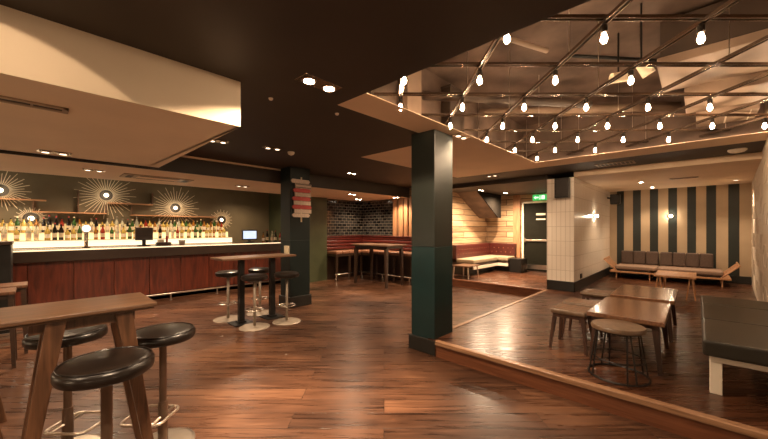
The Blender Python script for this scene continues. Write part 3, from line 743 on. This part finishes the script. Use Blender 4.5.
MB().tube([(.19 * math.cos(2 * PI * i / 28), .19 * math.sin(2 * PI * i / 28), .16) for i in range(28)], .005, True, 6).done('middle_ring', 'black', t)
for k in range(4):
    a = k * PI / 2 + .6
    l = MB()
    for d in (-.16, .16): l.bar((.22 * math.cos(a + d), .22 * math.sin(a + d), .008), (.165 * math.cos(a + d * .5), .165 * math.sin(a + d * .5), .395), .0065, .0065, 6)
    l.done('leg', 'black', t)
# padded bench at the right
t = thing('padded_bench', 'long dark padded bench on white legs at the right edge', 'bench', (4.7, -.34, P0))
for a, b in ((-1.18, -.3), (-.3, .58), (.58, 1.2)):
    MB().box(a, b - .006, -.28, .31, .3, .42).done('cushion', 'ottoman', t, bevel=.02, seg=3)
MB().box(-1.12, 1.14, -.25, .27, .25, .3).done('apron', 'white', t, bevel=.004)
for x in (-1.06, 1.08):
    for y in (-.2, .235): MB().box(x - .045, x + .045, y - .035, y + .035, 0, .25).done('leg', 'white', t, bevel=.004)

# ------------------------------------------------------------------ lamp grid
ZR = 2.715
XA, XB, YA, YB = 1.6, 6.3, -2.9, 2.3
def clip(p, d):
    lo, hi = -20, 20
    for k, (a, b) in enumerate(((XA, XB), (YA, YB))):
        if abs(d[k]) < 1e-6: continue
        u, v = (a - p[k]) / d[k], (b - p[k]) / d[k]
        if u > v: u, v = v, u
        lo = max(lo, u); hi = min(hi, v)
    return lo, hi
cols = [.16 + .6 * j for j in range(8)]; rows = [2.04 + .58 * k for k in range(7)]
def rail(p, d, z, label, group, hang):
    lo, hi = clip(p, d); L = hi - lo
    if L < .4: return
    ang = math.atan2(d.y, d.x); o = p + d * lo
    t = thing('grid_rail', label, 'rail', (o.x, o.y, z), ang, group)
    MB().box(0, L, -.018, -.01, 0, .022).done('flange', 'bronze', t)
    MB().box(0, L, .01, .018, 0, .022).done('flange', 'bronze', t)
    MB().box(0, L, -.01, .01, .012, .02).done('web', 'socketblack', t)
    if hang:
        s = .35
        while s < L:
            h_ = p + d * (lo + s)
            if not (3.85 < h_.x < 4.8 and h_.y < .35) and not (4.75 < h_.x < 5.5 and h_.y < .2): MB().bar((s, 0, .02), (s, 0, 3.4 - z), .003, .003, 6).done('hanger', 'steel', t)
            s += 1.16
names = ['first', 'second', 'third', 'fourth', 'fifth', 'sixth', 'seventh', 'eighth']
for j, s in enumerate(cols):
    rail(R * s, F, ZR, 'bronze lamp rail running away from the viewer, %s from the left' % names[j], 'rails running away from the viewer', True)
for k, D in enumerate(rows):
    rail(F * D, R, ZR + .03, 'bronze lamp rail running across the view, %s from the front' % names[k], 'rails running across the view', False)
vis = {0: (1, 2, 3, 4, 5, 6), 1: (0, 1, 2, 3), 2: (0, 1, 2, 3, 4, 5, 6), 3: (1, 2, 3, 4, 5, 6, 7), 4: (2, 3, 4, 5, 6), 5: (3, 4, 5), 6: (4,)}
bp_ = None
for k, js in vis.items():
    for q, j in enumerate(js):
        p = F * rows[k] + R * cols[j]
        lab = 'glowing filament bulb under the lamp grid, %s row from the front, %s from the left' % (names[k], names[q])
        if bp_ is None:
            t = thing('filament_bulb', lab, 'bulb', (p.x, p.y, ZR), 0, 'filament bulbs on the lamp grid')
            MB().lathe([(.012, 0), (.02, -.01), (.02, -.05), (.015, -.055)], 12).done('lamp_holder', 'socketblack', t)
            o = MB().lathe([(.009, -.055), (.012, -.066), (.019, -.088), (.018, -.102), (.01, -.115), (.001, -.118)], 12).done('glass_bulb', 'bulb', t, smooth=True)
            bp_ = t
        else: dup(bp_, (p.x, p.y, ZR), None, lab)

# things up in the opening
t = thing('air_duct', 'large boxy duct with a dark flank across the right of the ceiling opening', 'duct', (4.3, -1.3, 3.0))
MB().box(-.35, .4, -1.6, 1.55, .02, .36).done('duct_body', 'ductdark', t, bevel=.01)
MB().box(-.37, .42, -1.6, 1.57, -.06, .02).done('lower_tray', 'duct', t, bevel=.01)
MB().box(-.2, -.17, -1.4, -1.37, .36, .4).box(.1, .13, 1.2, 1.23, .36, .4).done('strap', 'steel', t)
t = thing('air_duct', 'pale flat duct behind and below the dark flanked one', 'duct', (5.1, -1.4, 2.85))
MB().box(-.3, .35, -1.5, 1.5, 0, .22).done('duct_body', 'duct', t, bevel=.01)
MB().bar((0, 1.2, .22), (0, 1.2, .55), .006).bar((0, -.8, .22), (0, -.8, .55), .006).done('hanger', 'steel', t)
for i, (x, y, lab) in enumerate([(5.75, -.25, 'pale vent box in the ceiling opening above the smoke detector, nearer the wall lamps'), (5.75, -.85, 'pale vent box at the right edge of the ceiling opening')]):
    t = thing('vent_box', lab, 'vent', (x, y, 2.8))
    MB().box(-.2, .3, -.26, .26, 0, .2).done('vent_casing', 'duct', t, bevel=.008)
    MB().box(-.18, .28, -.008, .008, -.004, 0).box(-.18, .28, -.2, -.19, -.004, 0).done('seam', 'white', t)
    MB().bar((0, 0, .2), (0, 0, .6), .006).done('hanger', 'steel', t)
t = thing('batten_light', 'unlit pale batten light high in the ceiling opening', 'light', (2.98, .6, 3.3), math.atan2(-.33, .07))
MB().box(-.45, .45, -.05, .05, 0, .1).done('housing', 'creamlight', t, bevel=.006)
MB().bar((-.42, 0, -.03), (.42, 0, -.03), .018).done('tube', 'white', t)
t = thing('camera_unit', 'small dark round fitting hung at the left of the ceiling opening', 'camera', (2.2, 1.3, 2.9))
MB().bar((0, 0, .1), (0, 0, .5), .012).done('drop_rod', 'black', t)
o = MB().lathe([(.001, -.02), (.05, 0), (.06, .05), (.05, .1), (.02, .12)], 16).done('housing', 'socketblack', t); smooth_by_angle(o)
MB().lathe([(.001, -.035), (.025, -.03), (.03, -.01)], 12).done('lens', 'chrome', t)
def pipe(a, b, r, m, label):
    tag(MB().bar(a, b, r, r, 12).done('ceiling_pipe', m, smooth=True), label, 'pipe', 'pipes in the ceiling opening')
pipe((2.45, 1.55, 3.25), (3.55, 1.1, 3.25), .025, 'duct', 'pale pipe crossing the ceiling opening above the second rail')
pipe((3.2, 2.38, 3.05), (4.9, 1.0, 3.05), .05, 'ductdark', 'thick dark pipe running to the back of the ceiling opening')
pipe((3.9, 1.0, 3.3), (4.5, .25, 3.2), .018, 'black', 'thin black rod slanting in the middle of the ceiling opening')
pipe((4.6, 2.38, 3.2), (6.3, .2, 3.2), .06, 'duct', 'pale pipe at the far end of the ceiling opening')
for i, (y0, y1, m, lab) in enumerate([(-1, 0, 'x', '')]): pass
t = thing('spot_can', 'pale round spot can hung in the middle of the ceiling opening', 'spotlight', (3.95, .62, 2.95))
o = MB().bar((0, 0, 0), (.09, -.12, .02), .05, .05, 16).done('can', 'creamlight', t); smooth_by_angle(o)
MB().bar((.04, -.05, .04), (.04, -.05, .45), .008).done('drop_rod', 'black', t)
t = thing('spot_can', 'pale round spot can hung by the large duct end', 'spotlight', (3.6, .35, 2.88))
o = MB().bar((0, 0, 0), (.03, -.05, -.1), .045, .05, 16).done('can', 'creamlight', t); smooth_by_angle(o)
MB().bar((0, 0, .0), (0, 0, .52), .008).done('drop_rod', 'black', t)
# upright panels at the back of the void
for i, (x0_, x1_, lab) in enumerate([(2.2, 2.55, 'dark metal box on the back of the ceiling opening left of the teal pillar'), (2.75, 3.0, 'narrow pale casing on the back of the ceiling opening above the teal pillar'), (3.6, 3.95, 'dark casing on the back of the ceiling opening right of the teal pillar')]):
    t = thing('void_casing', lab, 'casing', ((x0_ + x1_) / 2, 2.4, 2.66))
    w = (x1_ - x0_) / 2
    MB().box(-w, w, -.14, 0, 0, .6).done('casing_body', ('ductdark', 'duct', 'ductdark')[i], t, bevel=.006)
    MB().box(-w - .01, w + .01, -.15, 0, .6, .62).done('cap', 'ductdark', t)

# ------------------------------------------------------------------ ceiling lamps and fittings
def twin(x, y, z, rz, label, e, glow='lamp', cone=135, blend=.9, off=.065, col=WARM, size=.036):
    t = thing('twin_downlight', label, 'downlight', (x, y, z), rz, 'twin downlights in the ceiling')
    MB().box(-off - size - .03, off + size + .03, -size - .03, size + .03, -.006, .0).done('bezel', 'bronze', t, bevel=.003)
    for s in (-1, 1):
        o = MB().lathe([(size + .01, -.012), (size, -.016), (size, -.006)], 20, (s * off, 0, 0)).done('reflector', 'chrome', t)
        MB().lathe([(.001, -.0165), (size * .8, -.0165), (size * .8, -.0155)], 16, (s * off, 0, 0)).done('lamp', glow, o)
        if e:
            c, sn = math.cos(rz), math.sin(rz)
            l = light('SPOT', 'downlight_beam', (x + c * s * off, y + sn * s * off, z - .03), e, col, spot_size=math.radians(cone), spot_blend=blend, shadow_soft_size=.03)
    return t
twin(1.54, 2.165, ZC, 0, 'bright twin downlight in the dark ceiling in front of the teal pillar', 100, cone=148, blend=.12, off=.095, size=.05)
light('SPOT', 'downlight_beam', (1.45, 2.165, ZC - .03), 330, WARM, spot_size=math.radians(58), spot_blend=.9, shadow_soft_size=.03)
light('SPOT', 'downlight_beam', (1.635, 2.165, ZC - .03), 330, WARM, spot_size=math.radians(58), spot_blend=.9, shadow_soft_size=.03)
twin(1.63, 4.54, ZC, -.2, 'twin downlight in the dark ceiling beside the end of the pale soffit', 60, 'lampdim')
twin(2.31, 4.37, ZC, -.2, 'reddish twin downlight in the dark ceiling next to the small round detector', 40, 'lampdim')
twin(4.46, 5.14, ZC, 0, 'twin downlight in the dark ceiling before the tiled corner', 90)
twin(3.62, 2.12, ZC, 0, 'twin downlight in the cream ceiling just right of the teal pillar', 60, 'lampdim')
twin(6.75, 3.2, ZC, PI / 2, 'twin downlight in the dark ceiling before the dark door', 70, 'lampdim')
twin(.13, 4.85, 2.25, 0, 'twin downlight in the underside of the pale soffit at the left', 40, 'lampdim')
twin(.59, 6.53, 2.33, 0, 'twin downlight in the cream bulkhead in front of the left shelves', 110, 'lampdim')
twin(5.46, 6.29, 2.33, 0, 'twin downlight in the cream bulkhead left, over the tall dark table', 60)
twin(6.5, 7.2, 2.33, 0, 'twin downlight in the cream bulkhead close to the tiled corner', 60)
twin(6.81, 6.01, 2.33, PI / 2, 'twin downlight in the cream bulkhead by the vertical timber slats', 80)
twin(2.9, 6.75, 2.33, 0, 'twin downlight in the cream bulkhead left of the sign pillar', 90, 'lampdim')
twin(9.3, 4.0, 2.5, 0, 'twin downlight in the low ceiling over the corner sofa', 260, cone=165)
twin(8.2, 4.2, 2.5, 0, 'twin downlight in the low ceiling over the raised corner', 200, cone=165)
t = thing('gimbal_downlight', 'tilted downlight in the dark ceiling facing the pale soffit', 'downlight', (-.3, 1.7, ZC))
MB().lathe([(.07, 0), (.066, -.01), (.05, -.012)], 20).done('bezel', 'bronze', t)
MB().lathe([(.001, -.02), (.045, -.018), (.045, -.01)], 16).done('lamp', 'lamp', t)
gl = light('SPOT', 'downlight_beam', (-.3, 1.7, ZC - .03), 26, WARM, spot_size=math.radians(96), spot_blend=.06, shadow_soft_size=.02); aim(gl, (-.3, 2.59, 1.5))
for x_, lab in ((-.6, 'added unseen twin downlight over the back bar, at the left end of the shelves'), (.9, 'added unseen twin downlight over the back bar, above the middle starburst lamp'), (2.4, 'added unseen twin downlight over the back bar, above the right starburst lamp'), (3.9, 'added unseen twin downlight over the back bar, above the glowing till screen')):
    twin(x_, 8.75, ZC, 0, lab, 45)  # added above the bulkhead, out of view, to brighten bar wall and bottles
# added lamps out of frame, filling the room with light around the viewer
twin(.2, .6, ZC, 0, 'added unseen twin downlight in the dark ceiling above the viewer', 110)
twin(-1.6, 1.6, ZC, 0, 'added unseen twin downlight in the dark ceiling left of the viewer', 90)
twin(-1.2, 5.6, ZC, 0, 'added unseen twin downlight in the dark ceiling left of the pale soffit', 60)

def globe(x, y, z, nx, ny, label, e):  # unseen globes added to lift the ceilings and soffits
    t = thing('added_globe_lamp', label, 'wall lamp', (x, y, z), 0, 'added globe lamps on the walls behind the viewer')
    MB().bar((0, 0, 0), (nx * .03, ny * .03, 0), .06, .06, 16).bar((nx * .03, ny * .03, 0), (nx * .12, ny * .12, 0), .012, .012, 8).done('wall_mount', 'bronze', t)
    MB().lathe([(.001, -.1), (.06, -.08), (.1, 0), (.06, .08), (.001, .1)], 18, (nx * .2, ny * .2, 0)).done('globe', 'globe', t, smooth=True)
M['globe'] = emit('added_globe_glow', (1., .75, .48), 50.)
for i, (x, y, nx, ny, lab) in enumerate([(-3, -1, 1, 0, 'added globe lamp on the left wall, nearest the wall behind the viewer'), (-3, 1.6, 1, 0, 'added globe lamp on the left wall, second from the wall behind the viewer'), (-3, 4.2, 1, 0, 'added globe lamp on the left wall, third from the wall behind the viewer'), (-3, 6.8, 1, 0, 'added globe lamp on the left wall, closest to the bar'), (-1.2, -3, 0, 1, 'added globe lamp on the wall behind the viewer, nearest the left wall'), (1.2, -3, 0, 1, 'added globe lamp on the wall behind the viewer, second from the left wall'), (3.6, -3, 0, 1, 'added globe lamp on the wall behind the viewer, beside the raised floor')]):
    globe(x, y, 1.0, nx, ny, lab, 0)

def single(x, y, z, label, e, r=.045, glow='lamp'):
    t = thing('downlight', label, 'downlight', (x, y, z), 0, 'single downlights in the alcove')
    MB().lathe([(r + .015, 0), (r + .012, -.008), (r, -.01)], 20).done('bezel', 'white', t)
    MB().lathe([(.001, -.012), (r * .8, -.0115), (r * .8, -.01)], 16).done('lamp', glow, t)
    if e: light('SPOT', 'downlight_beam', (x, y, z - .03), e, WARM, spot_size=math.radians(110), spot_blend=.7, shadow_soft_size=.03)
single(9.3, .91, 2.5, 'small round downlight in the alcove ceiling left of the slot vent', 90)
single(10.3, -.6, 2.5, 'small round downlight in the alcove ceiling near the white relief wall', 60, glow='lampdim')
single(10.6, .82, 2.5, 'small round downlight in the alcove ceiling close to the striped wall', 60)

def vent(x, y, z, a, b, rz, label, n=8):
    t = thing('ceiling_vent', label, 'vent', (x, y, z), rz)
    MB().box(-a, a, -b, -b + .03, -.012, 0).box(-a, a, b - .03, b, -.012, 0).box(-a, -a + .03, -b, b, -.012, 0).box(a - .03, a, -b, b, -.012, 0).done('frame', 'vent', t, bevel=.003)
    MB().box(-a + .03, a - .03, -b + .03, b - .03, -.004, 0).done('backing', 'ventdark', t)
    for i in range(n):
        yy = -a + .04 + (2 * a - .08) * (i + .5) / n
        MB().box(yy - .006, yy + .006, -b + .03, b - .03, -.01, -.004).done('slat', 'vent', t)
vent(7.0, 1.05, ZC, .28, .16, PI / 2, 'black slotted vent in the dark ceiling band before the striped alcove')
vent(9.15, .2, 2.5, .22, .08, PI / 2, 'slim pale vent in the alcove ceiling', 3)
vent(-.15, 3.08, 2.25, .3, .06, 0, 'long black slot vent in the pale soffit at the left edge', 2)
t = thing('air_cassette', 'wide flat air conditioning cassette in the cream bulkhead over the bar', 'air conditioner', (1.45, 6.75, 2.334))
MB().box(-.5, .5, -.22, .22, -.02, .008).done('fascia', 'vent', t, bevel=.006)
MB().box(-.3, .3, -.1, .1, -.026, -.02).done('grille', 'cream', t)
for a, b, c, d in ((-.44, -.36, -.14, .14), (.36, .44, -.14, .14), (-.28, .28, .14, .18), (-.28, .28, -.18, -.14)): MB().box(a, b, c, d, -.023, -.02).done('louvre', 'ventdark', t)
def detector(x, y, z, label, r=.06):
    t = thing('smoke_detector', label, 'detector', (x, y, z))
    o = MB().lathe([(r, 0), (r, -.018), (r * .75, -.04), (.001, -.045)], 24).done('housing', 'white', t); smooth_by_angle(o)
    MB().lathe([(r * .35, -.044), (r * .3, -.052), (.001, -.053)], 16).done('sensor', 'ivory', t)
detector(2.62, 4.4, ZC, 'small round white detector in the dark ceiling before the sign pillar', .05)
detector(6.97, -.42, ZC, 'large white smoke detector in the dark ceiling band at the right', .1)
for x, y, lab in ((2.06, 2.6, 'small bright ceiling stud near the corner of the dark ceiling'), (1.42, 2.72, 'small bright ceiling stud, near the end of the pale soffit')):
    tag(MB().lathe([(.02, 0), (.015, -.015), (.001, -.017)], 14, (x, y, ZC)).done('ceiling_stud', 'white'), lab, 'ceiling stud')

# ------------------------------------------------------------------ camera and world
cam = bpy.data.cameras.new('camera'); co = bpy.data.objects.new('camera', cam); C.objects.link(co)
co.location = (0, 0, 1.45); co.rotation_euler = (PI / 2, 0, AZ - PI / 2)
cam.sensor_width = 36; cam.lens = 36 * 330 / 768; cam.shift_y = 9.5 / 768; cam.clip_start = .05
sc.camera = co
w = bpy.data.worlds.new('world'); sc.world = w; w.use_nodes = True
w.node_tree.nodes['Background'].inputs['Color'].default_value = (.5, .33, .2, 1); w.node_tree.nodes['Background'].inputs['Strength'].default_value = .05
sc.view_settings.view_transform = 'Standard'; sc.view_settings.look = 'None'
sc.view_settings.gamma = 1; sc.view_settings.use_curve_mapping = False; sc.view_settings.exposure = .45
